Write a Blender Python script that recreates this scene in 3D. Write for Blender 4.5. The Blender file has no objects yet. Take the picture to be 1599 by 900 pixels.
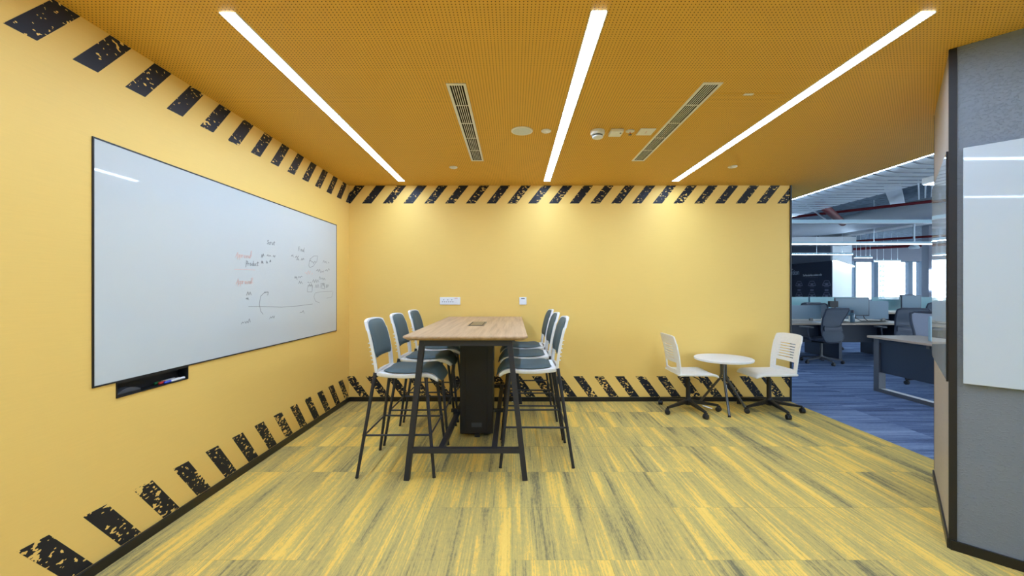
import bpy, math, random
from mathutils import Vector, Matrix
from math import sin, cos, pi, radians
random.seed(7)
S = bpy.context.scene
COL = S.collection

# ------------------------------------------------------------------ camera, world, exposure
F, CX, CY, HC = 640.0, 802.0, 452.0, 1.371      # focal length / vanishing point in photo pixels, eye height
H, D, XL, XR = 2.64, 5.01, -2.013, 3.376          # room height, back wall, left wall, end of back wall
cd = bpy.data.cameras.new('camera'); cam = bpy.data.objects.new('camera', cd); COL.objects.link(cam)
cam.location = (0, 0, HC); cam.rotation_euler = (pi/2, 0, 0)
cd.sensor_fit = 'HORIZONTAL'; cd.sensor_width = 36.0; cd.lens = 36.0*F/1599.0
cd.shift_x = -(CX-799.5)/1599.0; cd.shift_y = (CY-450.0)/1599.0
cd.clip_start = 0.05; cd.clip_end = 900
S.camera = cam
w = bpy.data.worlds.new('World'); S.world = w; w.use_nodes = True
bg = w.node_tree.nodes['Background']; bg.inputs[0].default_value = (0.70, 0.86, 1.0, 1); bg.inputs[1].default_value = 10.0
S.view_settings.view_transform = 'Standard'; S.view_settings.look = 'None'
S.view_settings.exposure = 0.0; S.view_settings.gamma = 1.0; S.view_settings.use_curve_mapping = False
E_ROOM, E_OFFICE = 59.0, 42.0
COOL, DAY = (0.50, 0.69, 1.0, 1), (0.58, 0.78, 1.0, 1)      # cool LED light, as balanced in the photograph

def P(px, py, Y):                       # photo pixel at depth Y
    return Vector(((px-CX)/F*Y, Y, HC+(CY-py)/F*Y))

# ------------------------------------------------------------------ materials
def lin(c):
    def f(v):
        v /= 255.0
        return v/12.92 if v <= 0.04045 else ((v+0.055)/1.055)**2.4
    return (f(c[0]), f(c[1]), f(c[2]), 1.0)
class NT:
    def __init__(s, m): s.t = m.node_tree; s.n = s.t.nodes; s.b = s.n['Principled BSDF']
    def add(s, typ, **kw):
        n = s.n.new(typ)
        for k, v in kw.items(): setattr(n, k, v)
        return n
    def link(s, a, b): s.t.links.new(a, b)
    def math(s, op, a, b=None, c=None, clamp=False):
        n = s.add('ShaderNodeMath', operation=op); n.use_clamp = clamp
        for i, v in enumerate((a, b, c)):
            if v is None: continue
            if isinstance(v, (int, float)): n.inputs[i].default_value = v
            else: s.link(v, n.inputs[i])
        return n.outputs[0]
    def vmath(s, op, a, b):
        n = s.add('ShaderNodeVectorMath', operation=op)
        for i, v in enumerate((a, b)):
            if isinstance(v, (tuple, list)): n.inputs[i].default_value = v
            else: s.link(v, n.inputs[i])
        return n.outputs[0]
    def noise(s, vec, scale, detail=2.0, rough=0.5):
        n = s.add('ShaderNodeTexNoise'); n.inputs['Scale'].default_value = scale
        n.inputs['Detail'].default_value = detail; n.inputs['Roughness'].default_value = rough
        s.link(vec, n.inputs['Vector']); return n.outputs['Fac']
    def ramp(s, fac, stops, interp='LINEAR'):
        n = s.add('ShaderNodeValToRGB'); cr = n.color_ramp; cr.interpolation = interp
        while len(cr.elements) < len(stops): cr.elements.new(0.5)
        for e, (p, c) in zip(cr.elements, stops): e.position = p; e.color = c
        s.link(fac, n.inputs[0]); return n.outputs[0]
    def mix(s, fac, a, b):
        n = s.add('ShaderNodeMix', data_type='RGBA')
        if isinstance(fac, (int, float)): n.inputs[0].default_value = fac
        else: s.link(fac, n.inputs[0])
        for i, v in ((6, a), (7, b)):
            if isinstance(v, (tuple, list)): n.inputs[i].default_value = v
            else: s.link(v, n.inputs[i])
        return n.outputs[2]
    def bump(s, height, strength=0.2, dist=0.002):
        n = s.add('ShaderNodeBump'); n.inputs['Strength'].default_value = strength; n.inputs['Distance'].default_value = dist
        s.link(height, n.inputs['Height']); s.link(n.outputs[0], s.b.inputs['Normal'])
    def color(s, c): s.link(c, s.b.inputs['Base Color'])
    def co(s, which='Object'): return s.add('ShaderNodeTexCoord').outputs[which]
    def rnd(s): return s.add('ShaderNodeObjectInfo').outputs['Random']
def mat(name, c, rough=0.5, metal=0.0, spec=0.5, grain=0.03, gscale=60, bump=0.0):
    m = bpy.data.materials.new(name); m.use_nodes = True; t = NT(m)
    b = t.b; b.inputs['Roughness'].default_value = rough; b.inputs['Metallic'].default_value = metal
    b.inputs['Specular IOR Level'].default_value = spec
    L = lin(c); n = t.noise(t.co(), gscale, 3)
    lo = tuple(x*(1-grain) for x in L[:3])+(1,); hi = tuple(min(1, x*(1+grain)) for x in L[:3])+(1,)
    t.color(t.ramp(n, [(0.3, lo), (0.7, hi)]))
    if bump: t.bump(n, bump, 0.002)
    return m
def emit(name, c, strength):
    m = bpy.data.materials.new(name); m.use_nodes = True; b = m.node_tree.nodes['Principled BSDF']
    b.inputs['Base Color'].default_value = (0.8, 0.8, 0.8, 1); b.inputs['Emission Color'].default_value = c
    b.inputs['Emission Strength'].default_value = strength
    return m
YELLOW = (243, 203, 112)
M = {}
def m_paint(name, c):
    m = bpy.data.materials.new(name); m.use_nodes = True; t = NT(m); t.b.inputs['Roughness'].default_value = 0.55
    t.b.inputs['Specular IOR Level'].default_value = 0.3
    co = t.co(); v = t.vmath('MULTIPLY', co, (6, 6, 220)); n = t.noise(v, 1.0, 2)
    L = lin(c); t.color(t.mix(n, tuple(x*0.965 for x in L[:3])+(1,), tuple(min(1, x*1.03) for x in L[:3])+(1,)))
    t.bump(n, 0.12, 0.001); return m
M['wall'] = m_paint('yellow_wallcovering', YELLOW)
def m_stripe(name, dens):
    m = bpy.data.materials.new(name); m.use_nodes = True; t = NT(m); t.b.inputs['Roughness'].default_value = 0.5
    t.b.inputs['Specular IOR Level'].default_value = 0.3
    co = t.co(); r = t.rnd()
    off = t.add('ShaderNodeCombineXYZ'); t.link(t.math('MULTIPLY', r, 91.0), off.inputs[0]); t.link(t.math('MULTIPLY', r, 37.0), off.inputs[1])
    t.link(t.math('MULTIPLY', r, 53.0), off.inputs[2])
    p = t.vmath('ADD', co, off.outputs[0])
    rot = t.add('ShaderNodeMapping'); rot.inputs['Rotation'].default_value = (0.5, 0.9, 0.6); rot.inputs['Scale'].default_value = (1.0, 1.0, 1.9)
    t.link(p, rot.inputs[0])
    fl = t.noise(rot.outputs[0], 34, 1.0, 0.5); lo = t.noise(p, 8, 1)
    thr = t.math('MULTIPLY_ADD', lo, -0.40, 0.86-dens)
    k = t.math('GREATER_THAN', fl, thr)
    t.color(t.mix(k, lin((29, 31, 38)), lin(YELLOW))); return m
M['stripe_top'] = m_stripe('printed_stripe_light_wear', 0.0)
M['stripe_bot'] = m_stripe('printed_stripe_heavy_wear', 0.045)
def m_ceiling():
    m = bpy.data.materials.new('perforated_yellow_panel'); m.use_nodes = True; t = NT(m); t.b.inputs['Roughness'].default_value = 0.6
    t.b.inputs['Specular IOR Level'].default_value = 0.25
    g = t.add('ShaderNodeNewGeometry').outputs['Position']
    sc = t.vmath('MULTIPLY', g, (1/0.0178, 1/0.0178, 0.0)); fr = t.add('ShaderNodeVectorMath', operation='FRACTION'); t.link(sc, fr.inputs[0])
    c = t.vmath('SUBTRACT', fr.outputs[0], (0.5, 0.5, 0.0)); ln = t.add('ShaderNodeVectorMath', operation='LENGTH'); t.link(c, ln.inputs[0])
    hole = t.math('LESS_THAN', ln.outputs['Value'], 0.165)
    t.color(t.mix(hole, lin((232, 180, 78)), lin((74, 46, 14))))
    t.bump(t.math('SUBTRACT', 1.0, hole), 0.3, 0.002); return m
M['ceil'] = m_ceiling()
def m_carpet(name, axis, stops, fine):
    m = bpy.data.materials.new(name); m.use_nodes = True; t = NT(m); t.b.inputs['Roughness'].default_value = 0.95
    t.b.inputs['Specular IOR Level'].default_value = 0.1
    co = t.add('ShaderNodeNewGeometry').outputs['Position']; r = t.rnd(); off = t.add('ShaderNodeCombineXYZ')
    q = t.math('FLOOR', t.math('MULTIPLY', r, 3.0)); t.link(t.math('MULTIPLY', q, 17.37), off.inputs[0]); t.link(t.math('MULTIPLY', q, 6.1), off.inputs[1])
    p = t.vmath('ADD', co, off.outputs[0])
    ax = lambda u, v: (u, v, 1) if axis == 'Y' else (v, u, 1)
    n1 = t.noise(t.vmath('MULTIPLY', p, ax(7, 0.55)), 1.0, 4, 0.62); n2 = t.noise(t.vmath('MULTIPLY', p, ax(150, 0.8)), 1.0, 2)
    n3 = t.noise(t.vmath('MULTIPLY', p, ax(46, 1.3)), 1.0, 2, 0.6); n4 = t.noise(t.vmath('MULTIPLY', p, ax(330, 110)), 1.0, 2)
    n5 = t.noise(t.vmath('MULTIPLY', p, ax(90, 26)), 1.0, 2)
    tone = t.math('MULTIPLY_ADD', r, 0.06, -0.03)
    v = t.math('MULTIPLY_ADD', t.math('SUBTRACT', n2, 0.5), 0.36, t.math('MULTIPLY_ADD', t.math('SUBTRACT', n1, 0.5), 1.08, 0.517)); v = t.math('MULTIPLY_ADD', t.math('SUBTRACT', n3, 0.5), 0.34, v)
    v = t.math('MULTIPLY_ADD', t.math('SUBTRACT', n5, 0.5), 0.24, v)
    v = t.math('MULTIPLY_ADD', t.math('SUBTRACT', n4, 0.5), fine, v); v = t.math('ADD', v, tone)
    t.color(t.ramp(v, stops)); t.bump(n4, 0.5, 0.003); return m
M['carpet'] = m_carpet('yellow_streaked_carpet', 'Y', [(0.25, lin((120, 114, 84))), (0.34, lin((148, 136, 92))), (0.42, lin((186, 166, 102))),
    (0.52, lin((202, 178, 104))), (0.59, lin((218, 188, 104))), (0.63, lin((240, 200, 98))), (0.8, lin((248, 210, 108)))], 0.22)
M['carpet_blue'] = m_carpet('blue_streaked_carpet', 'X', [(0.25, lin((66, 80, 108))), (0.45, lin((96, 114, 150))), (0.58, lin((118, 138, 174))), (0.75, lin((146, 166, 198)))], 0.2)
def m_wood():
    m = bpy.data.materials.new('light_oak_laminate'); m.use_nodes = True; t = NT(m); t.b.inputs['Roughness'].default_value = 0.45
    p = t.co(); n1 = t.noise(t.vmath('MULTIPLY', p, (26, 1.1, 26)), 1.0, 4, 0.6); n2 = t.noise(t.vmath('MULTIPLY', p, (160, 3, 160)), 1.0, 2)
    v = t.math('MULTIPLY_ADD', t.math('SUBTRACT', n2, 0.5), 0.35, n1)
    t.color(t.ramp(v, [(0.3, lin((166, 134, 100))), (0.5, lin((188, 156, 120))), (0.72, lin((202, 172, 136)))])); return m
M['wood'] = m_wood()
def m_plaster():
    m = bpy.data.materials.new('grey_textured_wallcovering'); m.use_nodes = True; t = NT(m); t.b.inputs['Roughness'].default_value = 0.42
    p = t.vmath('MULTIPLY', t.co(), (1, 1, 1.9)); n = t.noise(p, 60, 3, 0.6); n2 = t.noise(t.co(), 3, 2)
    h = t.ramp(n, [(0.52, (0, 0, 0, 1)), (0.62, (1, 1, 1, 1))])
    t.color(t.mix(n2, lin((114, 122, 132)), lin((126, 134, 144)))); t.bump(h, 0.5, 0.004); return m
M['plaster'] = m_plaster()
M['black'] = mat('black_powder_coat', (36, 38, 46), 0.45)
M['blackpl'] = mat('black_plastic', (22, 22, 24), 0.5)
M['base'] = mat('black_skirting', (24, 23, 22), 0.35)
M['bronze'] = mat('brushed_bronze_plate', (140, 122, 92), 0.4, 0.3)
M['beige'] = mat('grey_wallcovering_beige_sheen', (172, 160, 146), 0.5, 0, 0.5, 0.06, 70, 0.5)  # beige is the grazing sheen on the grey wallcovering, put into the colour
M['metal'] = mat('grey_steel_tube', (98, 98, 96), 0.35, 0.6)
M['white'] = mat('white_plastic', (236, 236, 234), 0.4)
M['offwhite'] = mat('warm_white_plastic', (238, 236, 230), 0.45)
M['teal'] = mat('slate_teal_upholstery', (86, 102, 104), 0.7, 0, 0.3, 0.06, 400, 0.15)
M['glassboard'] = mat('white_back_painted_glass', (206, 212, 212), 0.03, 0, 0.5, 0.004, 2)
M['glassboard2'] = mat('pale_blue_back_painted_glass', (198, 210, 220), 0.03, 0, 0.5, 0.004, 2)
M['ink'] = mat('faded_black_marker', (126, 130, 132), 0.6)
M['inkred'] = mat('faded_red_marker', (222, 186, 176), 0.6)
M['led'] = emit('led_diffuser', COOL, E_ROOM)
M['ledcove'] = emit('led_edge_strip', COOL, 22.0)
M['ledoff'] = emit('office_led_diffuser', DAY, E_OFFICE)
M['ledup'] = emit('office_uplight_diffuser', DAY, 16.0)
M['dark'] = mat('vent_void', (12, 12, 12), 0.9)
M['slat'] = mat('white_metal_slat', (214, 224, 230), 0.35)
M['slab'] = mat('rough_concrete_soffit', (112, 126, 138), 0.9, 0, 0.2, 0.35, 9, 0.6)
M['duct'] = mat('grey_galvanised_duct', (188, 192, 196), 0.6, 0.0, 0.3)
M['tray'] = mat('pale_cable_tray', (206, 216, 222), 0.5, 0.0)
M['red'] = mat('red_sprinkler_pipe', (92, 22, 28), 0.6, 0, 0.2)
M['alu'] = mat('pale_blue_aluminium', (168, 196, 206), 0.4, 0.1)
M['navy'] = mat('navy_mural_print', (33, 42, 64), 0.5)
M['print'] = mat('white_mural_print', (224, 230, 238), 0.6)
M['printblue'] = mat('pale_blue_mural_print', (168, 186, 214), 0.6)
M['printgrey'] = mat('grey_mural_print', (118, 122, 150), 0.6)
M['whitewall'] = mat('white_office_wall', (222, 230, 234), 0.6)
M['greywall'] = mat('grey_office_wall', (122, 126, 138), 0.7)
M['mullion'] = mat('blue_grey_mullion', (74, 104, 128), 0.5)
M['navypanel'] = mat('dark_blue_grey_steel', (42, 53, 70), 0.5)
M['frame'] = mat('taupe_steel', (92, 94, 100), 0.45, 0.2)
M['deskwood'] = mat('pale_desk_laminate', (190, 168, 146), 0.45)
M['screen'] = mat('blue_grey_monitor_glass', (78, 108, 126), 0.25)
M['chairdark'] = mat('dark_grey_chair_frame', (50, 57, 72), 0.5)
M['chairgrey'] = mat('light_grey_knit', (150, 154, 168), 0.8, 0, 0.2, 0.1, 300)
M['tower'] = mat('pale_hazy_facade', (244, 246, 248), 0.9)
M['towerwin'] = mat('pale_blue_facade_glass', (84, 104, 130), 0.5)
M['bluecap'] = mat('blue_cap', (30, 70, 190), 0.4); M['redcap'] = mat('red_cap', (206, 40, 40), 0.4); M['greencap'] = mat('green_cap', (26, 110, 60), 0.4)
M['felt'] = mat('charcoal_felt', (70, 72, 76), 0.9)
M['glassrim'] = mat('sky_blue_panel', (150, 182, 196), 0.4)
def m_glass(name, c, alpha, rough=0.05):
    m = bpy.data.materials.new(name); m.use_nodes = True; b = m.node_tree.nodes['Principled BSDF']
    b.inputs['Base Color'].default_value = lin(c); b.inputs['Roughness'].default_value = rough; b.inputs['Alpha'].default_value = alpha
    return m
M['pane'] = m_glass('clear_window_glass', (235, 245, 250), 0.08)
M['tealglass'] = m_glass('teal_divider_glass', (120, 168, 176), 0.72, 0.2)
M['bluescreen'] = m_glass('blue_grey_divider', (96, 124, 144), 0.88, 0.3)
M['meshback'] = m_glass('chair_mesh', (92, 100, 112), 0.72, 0.8)

# ------------------------------------------------------------------ mesh helpers
class MB:
    def __init__(s): s.v = []; s.f = []
    def add(s, vs, fs):
        o = len(s.v); s.v += [tuple(v) for v in vs]; s.f += [tuple(i+o for i in f) for f in fs]; return s
    def box(s, x0, x1, y0, y1, z0, z1):
        return s.add([(x0,y0,z0),(x1,y0,z0),(x1,y1,z0),(x0,y1,z0),(x0,y0,z1),(x1,y0,z1),(x1,y1,z1),(x0,y1,z1)],
                     [(0,3,2,1),(4,5,6,7),(0,1,5,4),(1,2,6,5),(2,3,7,6),(3,0,4,7)])
    def prism(s, pts, off):                      # planar polygon extruded by off
        n = len(pts); off = Vector(off); a = [Vector(p) for p in pts]
        return s.add(a+[p+off for p in a], [tuple(range(n))[::-1], tuple(range(n, 2*n))]+[(i, (i+1) % n, n+(i+1) % n, n+i) for i in range(n)])
    def bar(s, p0, p1, w, h, up=(0, 0, 1)):      # rectangular section bar: w sideways, h along up
        p0, p1 = Vector(p0), Vector(p1); d = (p1-p0).normalized(); u = Vector(up)
        if abs(d.dot(u)) > 0.99: u = Vector((0, 1, 0))
        a = d.cross(u).normalized(); u = a.cross(d)
        q = [a*w/2+u*h/2, -a*w/2+u*h/2, -a*w/2-u*h/2, a*w/2-u*h/2]
        return s.prism([p0+k for k in q], p1-p0)
    def tube(s, p0, p1, r0, r1=None, n=10):
        r1 = r0 if r1 is None else r1
        return s.path([p0, p1], [r0, r1], n)
    def path(s, pts, r, n=8, closed=False):
        pts = [Vector(p) for p in pts]; N = len(pts); rs = r if isinstance(r, (list, tuple)) else [r]*N
        vs = []; ref = None
        for i, p in enumerate(pts):
            if closed: d = pts[(i+1) % N]-pts[i-1]
            else: d = pts[min(i+1, N-1)]-pts[max(i-1, 0)]
            d.normalize()
            if ref is None:
                ref = d.cross(Vector((0, 0, 1)) if abs(d.z) < 0.9 else Vector((1, 0, 0))).normalized()
            else: ref = (ref-d*ref.dot(d)).normalized()
            b = d.cross(ref)
            vs += [p+(ref*cos(2*pi*k/n)+b*sin(2*pi*k/n))*rs[i] for k in range(n)]
        fs = []
        for i in range(N if closed else N-1):
            j = (i+1) % N
            fs += [(i*n+k, i*n+(k+1) % n, j*n+(k+1) % n, j*n+k) for k in range(n)]
        if not closed: fs += [tuple(range(n))[::-1], tuple(range((N-1)*n, N*n))]
        return s.add(vs, fs)
    def lathe(s, prof, n=24, c=(0, 0, 0), axis='Z'):   # prof = [(r, h)...]
        vs = []; c = Vector(c)
        for r, h in prof:
            for k in range(n):
                a = 2*pi*k/n; x, y = r*cos(a), r*sin(a)
                vs.append(c+(Vector((x, y, h)) if axis == 'Z' else Vector((x, h, y)) if axis == 'Y' else Vector((h, x, y))))
        fs = []
        for i in range(len(prof)-1):
            fs += [(i*n+k, i*n+(k+1) % n, (i+1)*n+(k+1) % n, (i+1)*n+k) for k in range(n)]
        fs += [tuple(range(n))[::-1], tuple(range((len(prof)-1)*n, len(prof)*n))]
        return s.add(vs, fs)
    def sheet(s, nu, nv, ft, fb, mask=None):     # two-sided solid grid with optional holes; u, v in 0..1
        o = len(s.v); W = nu+1
        T = [ft(i/nu, j/nv) for j in range(nv+1) for i in range(W)]; B = [fb(i/nu, j/nv) for j in range(nv+1) for i in range(W)]
        n = len(T); s.v += [tuple(p) for p in T+B]
        ok = lambda i, j: 0 <= i < nu and 0 <= j < nv and not (mask and mask(i, j))
        for j in range(nv):
            for i in range(nu):
                if not ok(i, j): continue
                a, b, c, d = j*W+i, j*W+i+1, (j+1)*W+i+1, (j+1)*W+i
                s.f.append((o+a, o+b, o+c, o+d)); s.f.append((o+n+d, o+n+c, o+n+b, o+n+a))
                for (p, q, ii, jj) in ((a, b, i, j-1), (b, c, i+1, j), (c, d, i, j+1), (d, a, i-1, j)):
                    if not ok(ii, jj): s.f.append((o+q, o+p, o+n+p, o+n+q))
        return s
    def build(s, name, m, parent=None, bevel=0.0, smooth=True, sub=0):
        me = bpy.data.meshes.new(name); me.from_pydata(s.v, [], s.f); me.update()
        import bmesh
        bm = bmesh.new(); bm.from_mesh(me); bmesh.ops.recalc_face_normals(bm, faces=bm.faces); bm.to_mesh(me); bm.free()
        if smooth:
            me.polygons.foreach_set('use_smooth', [True]*len(me.polygons)); me.set_sharp_from_angle(angle=radians(38))
        me.materials.append(M[m]); o = bpy.data.objects.new(name, me); COL.objects.link(o)
        if parent: o.parent = parent
        if bevel:
            b = o.modifiers.new('bevel', 'BEVEL'); b.width = bevel; b.segments = 2; b.limit_method = 'ANGLE'
        if sub:
            b = o.modifiers.new('subdivision', 'SUBSURF'); b.levels = sub; b.render_levels = sub
        return o
def tag(o, label, cat, group=None):
    o['label'] = label; o['category'] = cat
    if group: o['group'] = group
    return o
def empty(name, loc=(0, 0, 0), rz=0.0):
    o = bpy.data.objects.new(name, None); COL.objects.link(o); o.location = loc; o.rotation_euler = (0, 0, rz); o.empty_display_size = 0.1
    return o
def thing(name, label, cat, loc=(0, 0, 0), rz=0.0, group=None): return tag(empty(name, loc, rz), label, cat, group)
def struct(o): o['kind'] = 'structure'; return o
def dup(o, parent=None):
    c = o.copy(); COL.objects.link(c); c.parent = parent
    for ch in list(o.children): dup(ch, c)
    return c
def copy_thing(o, loc, rz, label, group=None):
    c = dup(o); c.location = loc; c.rotation_euler = (0, 0, rz); c['label'] = label
    if group: c['group'] = group
    return c

# ------------------------------------------------------------------ room shell
YB = -4.0                                             # wall behind the camera
wall_back = struct(MB().box(XL-0.15, XR, D, D+0.14, 0, H).build('wall_back', 'wall', smooth=False))
N0, N1, Z0, Z1 = 2.074, 2.530, 0.818, 0.898          # niche of the marker tray
wall_left = struct(MB().box(XL-0.15, XL, YB, N0, 0, H).box(XL-0.15, XL, N1, D, 0, H).box(XL-0.15, XL, N0, N1, 0, Z0).box(XL-0.15, XL, N0, N1, Z1, H).box(XL-0.15, XL-0.06, N0, N1, Z0, Z1).build('wall_left', 'wall', smooth=False))
struct(MB().box(XL-0.15, 4.55, YB-0.15, YB, 0, H).build('wall_front', 'whitewall', smooth=False))
struct(MB().box(XL+0.012, XR-0.004, D-0.012, D, 0, 0.055).build('baseboard_back', 'base', bevel=0.003))
struct(MB().box(XL, XL+0.012, YB, D, 0, 0.055).build('baseboard_left', 'base', bevel=0.003))
struct(MB().box(XR, XR+0.018, D-0.012, D+0.14, 0, H).build('trim_1', 'blackpl'))
floor = struct(MB().box(XL-0.15, XR, YB, D, -0.08, -0.006).box(XR, 4.5, YB, 1.35, -0.08, -0.0055).build('floor', 'carpet', smooth=False))
floor_office = struct(MB().box(XR, 24, YB, 24, -0.08, -0.006).build('floor_office', 'carpet_blue', smooth=False))
struct(MB().box(3.2, 3.37, D+0.14, 24, 0, 3.5).build('wall_core', 'whitewall', smooth=False))
XC = 3.94                                             # edge of the yellow ceiling
c0 = MB().box(XL-0.15, XC-0.03, YB, D, H, H+0.10); c0.box(XR, XC-0.03, D, 9, H, H+0.10)
ceiling = struct(c0.build('ceiling', 'ceil', smooth=False))
struct(MB().box(XC-0.03, XC-0.02, 2.0, 9, H-0.002, H+0.10).build('trim_2', 'white'))
cove = thing('led_edge_light', 'thin white LED strip along the open edge of the yellow ceiling', 'light', (XC, 5, H))
MB().box(-0.014, 0.008, -3.0, 4.0, -0.001, 0.014).build('diffuser', 'ledcove', cove)
MB().box(-0.02, 0.012, -3.0, 4.0, 0.015, 0.05).build('housing', 'white', cove)

# carpet tiles, 0.5 m, rows measured from the seams in the photograph
tile_me = {}
def tiles(parent, m, x0, x1, y0, y1, xoff, yoff, s=0.5):
    nx0, nx1 = math.floor((x0-xoff)/s), math.ceil((x1-xoff)/s); ny0, ny1 = math.floor((y0-yoff)/s), math.ceil((y1-yoff)/s)
    for j in range(ny0, ny1):
        for i in range(nx0, nx1):
            a, b = max(x0, xoff+i*s), min(x1, xoff+(i+1)*s); c, d = max(y0, yoff+j*s), min(y1, yoff+(j+1)*s)
            if b-a < 0.01 or d-c < 0.01: continue
            if not any(abs(X) < 1.30*Y+0.15 and Y > 1.75 for X in (a, b) for Y in (c, d)): continue
            if parent is floor_office and (b < 0.66*c-0.2 or (a > 0.5*(c+d)*1.08+0.3)): continue
            g = 0.0006; key = (m, round(b-a, 3), round(d-c, 3))
            if key not in tile_me:
                o = MB().box(g-(b-a)/2, (b-a)/2-g, g-(d-c)/2, (d-c)/2-g, -0.006, 0.0).build('carpet_tile', m, parent, smooth=False); tile_me[key] = o.data
            else:
                o = bpy.data.objects.new('carpet_tile', tile_me[key]); COL.objects.link(o); o.parent = parent
            o.location = ((a+b)/2, (c+d)/2, 0)
tiles(floor, 'carpet', XL, XR, 1.57, D, XL, 2.074-0.5)
tiles(floor_office, 'carpet_blue', XR, 8.5, 2.9, 10.4, XR, 2.9)

# hazard stripes: pattern runs on round the corner, s = distance along the walls from the corner
PER, SW = 0.2538, 0.115
def clip_poly(poly, smin, smax):
    def half(poly, inside, cut):
        out = []
        for i in range(len(poly)):
            p, q = poly[i-1], poly[i]
            if inside(p) != inside(q):
                t = (cut-p[0])/(q[0]-p[0]); out.append((cut, p[1]+t*(q[1]-p[1])))
            if inside(q): out.append(q)
        return out
    poly = half(poly, lambda p: p[0] >= smin, smin)
    return half(poly, lambda p: p[0] <= smax, smax) if poly else poly
def stripes(m, s0, shear, z0, z1, kmin, kmax):
    for k in range(kmin, kmax):
        a = s0+k*PER; poly = [(a, z0), (a+SW, z0), (a+SW+shear, z1), (a+shear, z1)]
        for wall, lo, hi in ((wall_left, -6, 0), (wall_back, 0, XR-XL)):
            q = clip_poly(poly, lo, hi)
            if len(q) < 3: continue
            cs = sum(p[0] for p in q)/len(q); cz = (z0+z1)/2
            if wall is wall_left:
                pts = [(0, s-cs, z-cz) for s, z in q]; o = MB().prism(pts, (0.0008, 0, 0)); loc = (XL, D+cs, cz)
            else:
                pts = [(s-cs, 0, z-cz) for s, z in q]; o = MB().prism(pts, (0, -0.0008, 0)); loc = (XL+cs, D, cz)
            b = o.build('hazard_stripe', m, wall, smooth=False); b.location = loc
stripes('stripe_top', 0.159, 0.173, H-0.219, H-0.001, -15, 22)
stripes('stripe_bot', 0.204+0.186, -0.186, 0.056, 0.307, -15, 22)

# angled grey wall at the right, corner towards the room
C0 = Vector((2.308, 2.166, 0)); dL = Vector((0.68, 0.733, 0)).normalized(); dR = Vector((0.695, -0.719, 0)).normalized()
CL, CR = C0+dL*1.13, C0+dR*2.9
pent = [C0, CR, CR+Vector((0.35, 0.3, 0)), CL+Vector((0.35, -0.3, 0)), CL]
wall_right = struct(MB().prism(pent, (0, 0, H)).build('wall_right', 'plaster', smooth=False))
struct(MB().box(CR.x-0.02, CR.x+0.15, YB, CR.y+0.1, 0, H).build('wall_side', 'whitewall', smooth=False))
nL = Vector((-dL.y, dL.x, 0)); nR = Vector((dR.y, -dR.x, 0))
def face_bar(o, d, n, s0, s1, t, z0, z1): return MB().prism([o+d*s0, o+d*s1, o+d*s1+n*t, o+d*s0+n*t], (0, 0, z1-z0)), z0
def fb(name, m, o, d, n, s0, s1, t, z0, z1, parent=None, t0=0.0, bevel=0):
    p = o+Vector((0, 0, z0))+n*t0
    return MB().prism([p+d*s0, p+d*s1, p+d*s1+n*(t-t0), p+d*s0+n*(t-t0)], (0, 0, z1-z0)).build(name, m, parent, bevel=bevel, smooth=False)
struct(fb('baseboard_right', 'base', C0, dR, nR, 0, 2.9, 0.012, 0, 0.05))
struct(fb('baseboard_angle', 'base', C0, dL, nL, 0, 1.13, 0.012, 0, 0.05))
k = C0-(dL+dR)*0.006
struct(MB().prism([k, k+dR*0.03, k+dR*0.03+dL*0.012, k+dL*0.022+dR*0.012, k+dL*0.022], (0, 0, H-0.002)).build('trim_3', 'blackpl', smooth=False))
struct(fb('trim_4', 'blackpl', C0, dL, nL, 1.118, 1.132, 0.004, 0.06, H-0.002))
fb('sheen_tint_sheet', 'beige', C0, dL, nL, 0.0, 1.13, 0.003, 0.0, H, wall_right)  # thin sheet painting sheen and warm floor reflection onto the narrow grey face
b1 = thing('glass_writing_board', 'large pale blue-grey glass writing board on the grey textured wall', 'whiteboard')
fb('panel', 'glassboard2', C0, dR, nR, 0.045, 2.45, 0.030, 0.885, 2.10, b1, 0.012, 0.002)
fb('standoff', 'blackpl', C0, dR, nR, 0.07, 2.40, 0.012, 0.93, 2.06, b1)
b2 = thing('glass_writing_board', 'glass writing board mirroring the office on the narrow grey face tinted with beige sheen beside the black corner post', 'whiteboard')
fb('panel', 'glassboard', C0, dL, nL, 0.028, 1.14, 0.014, 0.885, 2.10, b2, 0.0035, 0.001)
fb('edge_strip', 'blackpl', C0, dL, nL, 0.012, 0.027, 0.0145, 0.88, 2.105, b2, 0.0035)

# ------------------------------------------------------------------ ceiling lights and fittings
def linear_light(x, y0, y1, label):
    t = thing('linear_ceiling_light', label, 'light', (x, (y0+y1)/2, H), 0, 'recessed linear LED lights'); h = (y1-y0)/2
    MB().box(-0.034, 0.034, -h, h, -0.003, 0.004).build('diffuser', 'led', t, smooth=False)
    MB().box(-0.040, -0.0345, -h-0.006, h+0.006, -0.005, 0.002).build('trim_rail', 'offwhite', t, smooth=False)
    MB().box(0.0345, 0.040, -h-0.006, h+0.006, -0.005, 0.002).build('trim_rail', 'offwhite', t, smooth=False)
    return t
linear_light(-1.31, 1.88, 4.80, 'recessed linear LED light running beside the whiteboard wall')
linear_light(0.39, 1.87, 4.80, 'recessed linear LED light over the tall table, between the two vents')
linear_light(1.89, 1.875, 4.80, 'recessed linear LED light by the ceiling access panel, towards the office')
for x, lb in ((-1.31, 'beside the whiteboard wall'), (0.39, 'in the middle'), (1.89, 'beside the grey wall')):
    linear_light(x, -3.2, 1.45, 'recessed linear LED light in the rear row, ' + lb)
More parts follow.
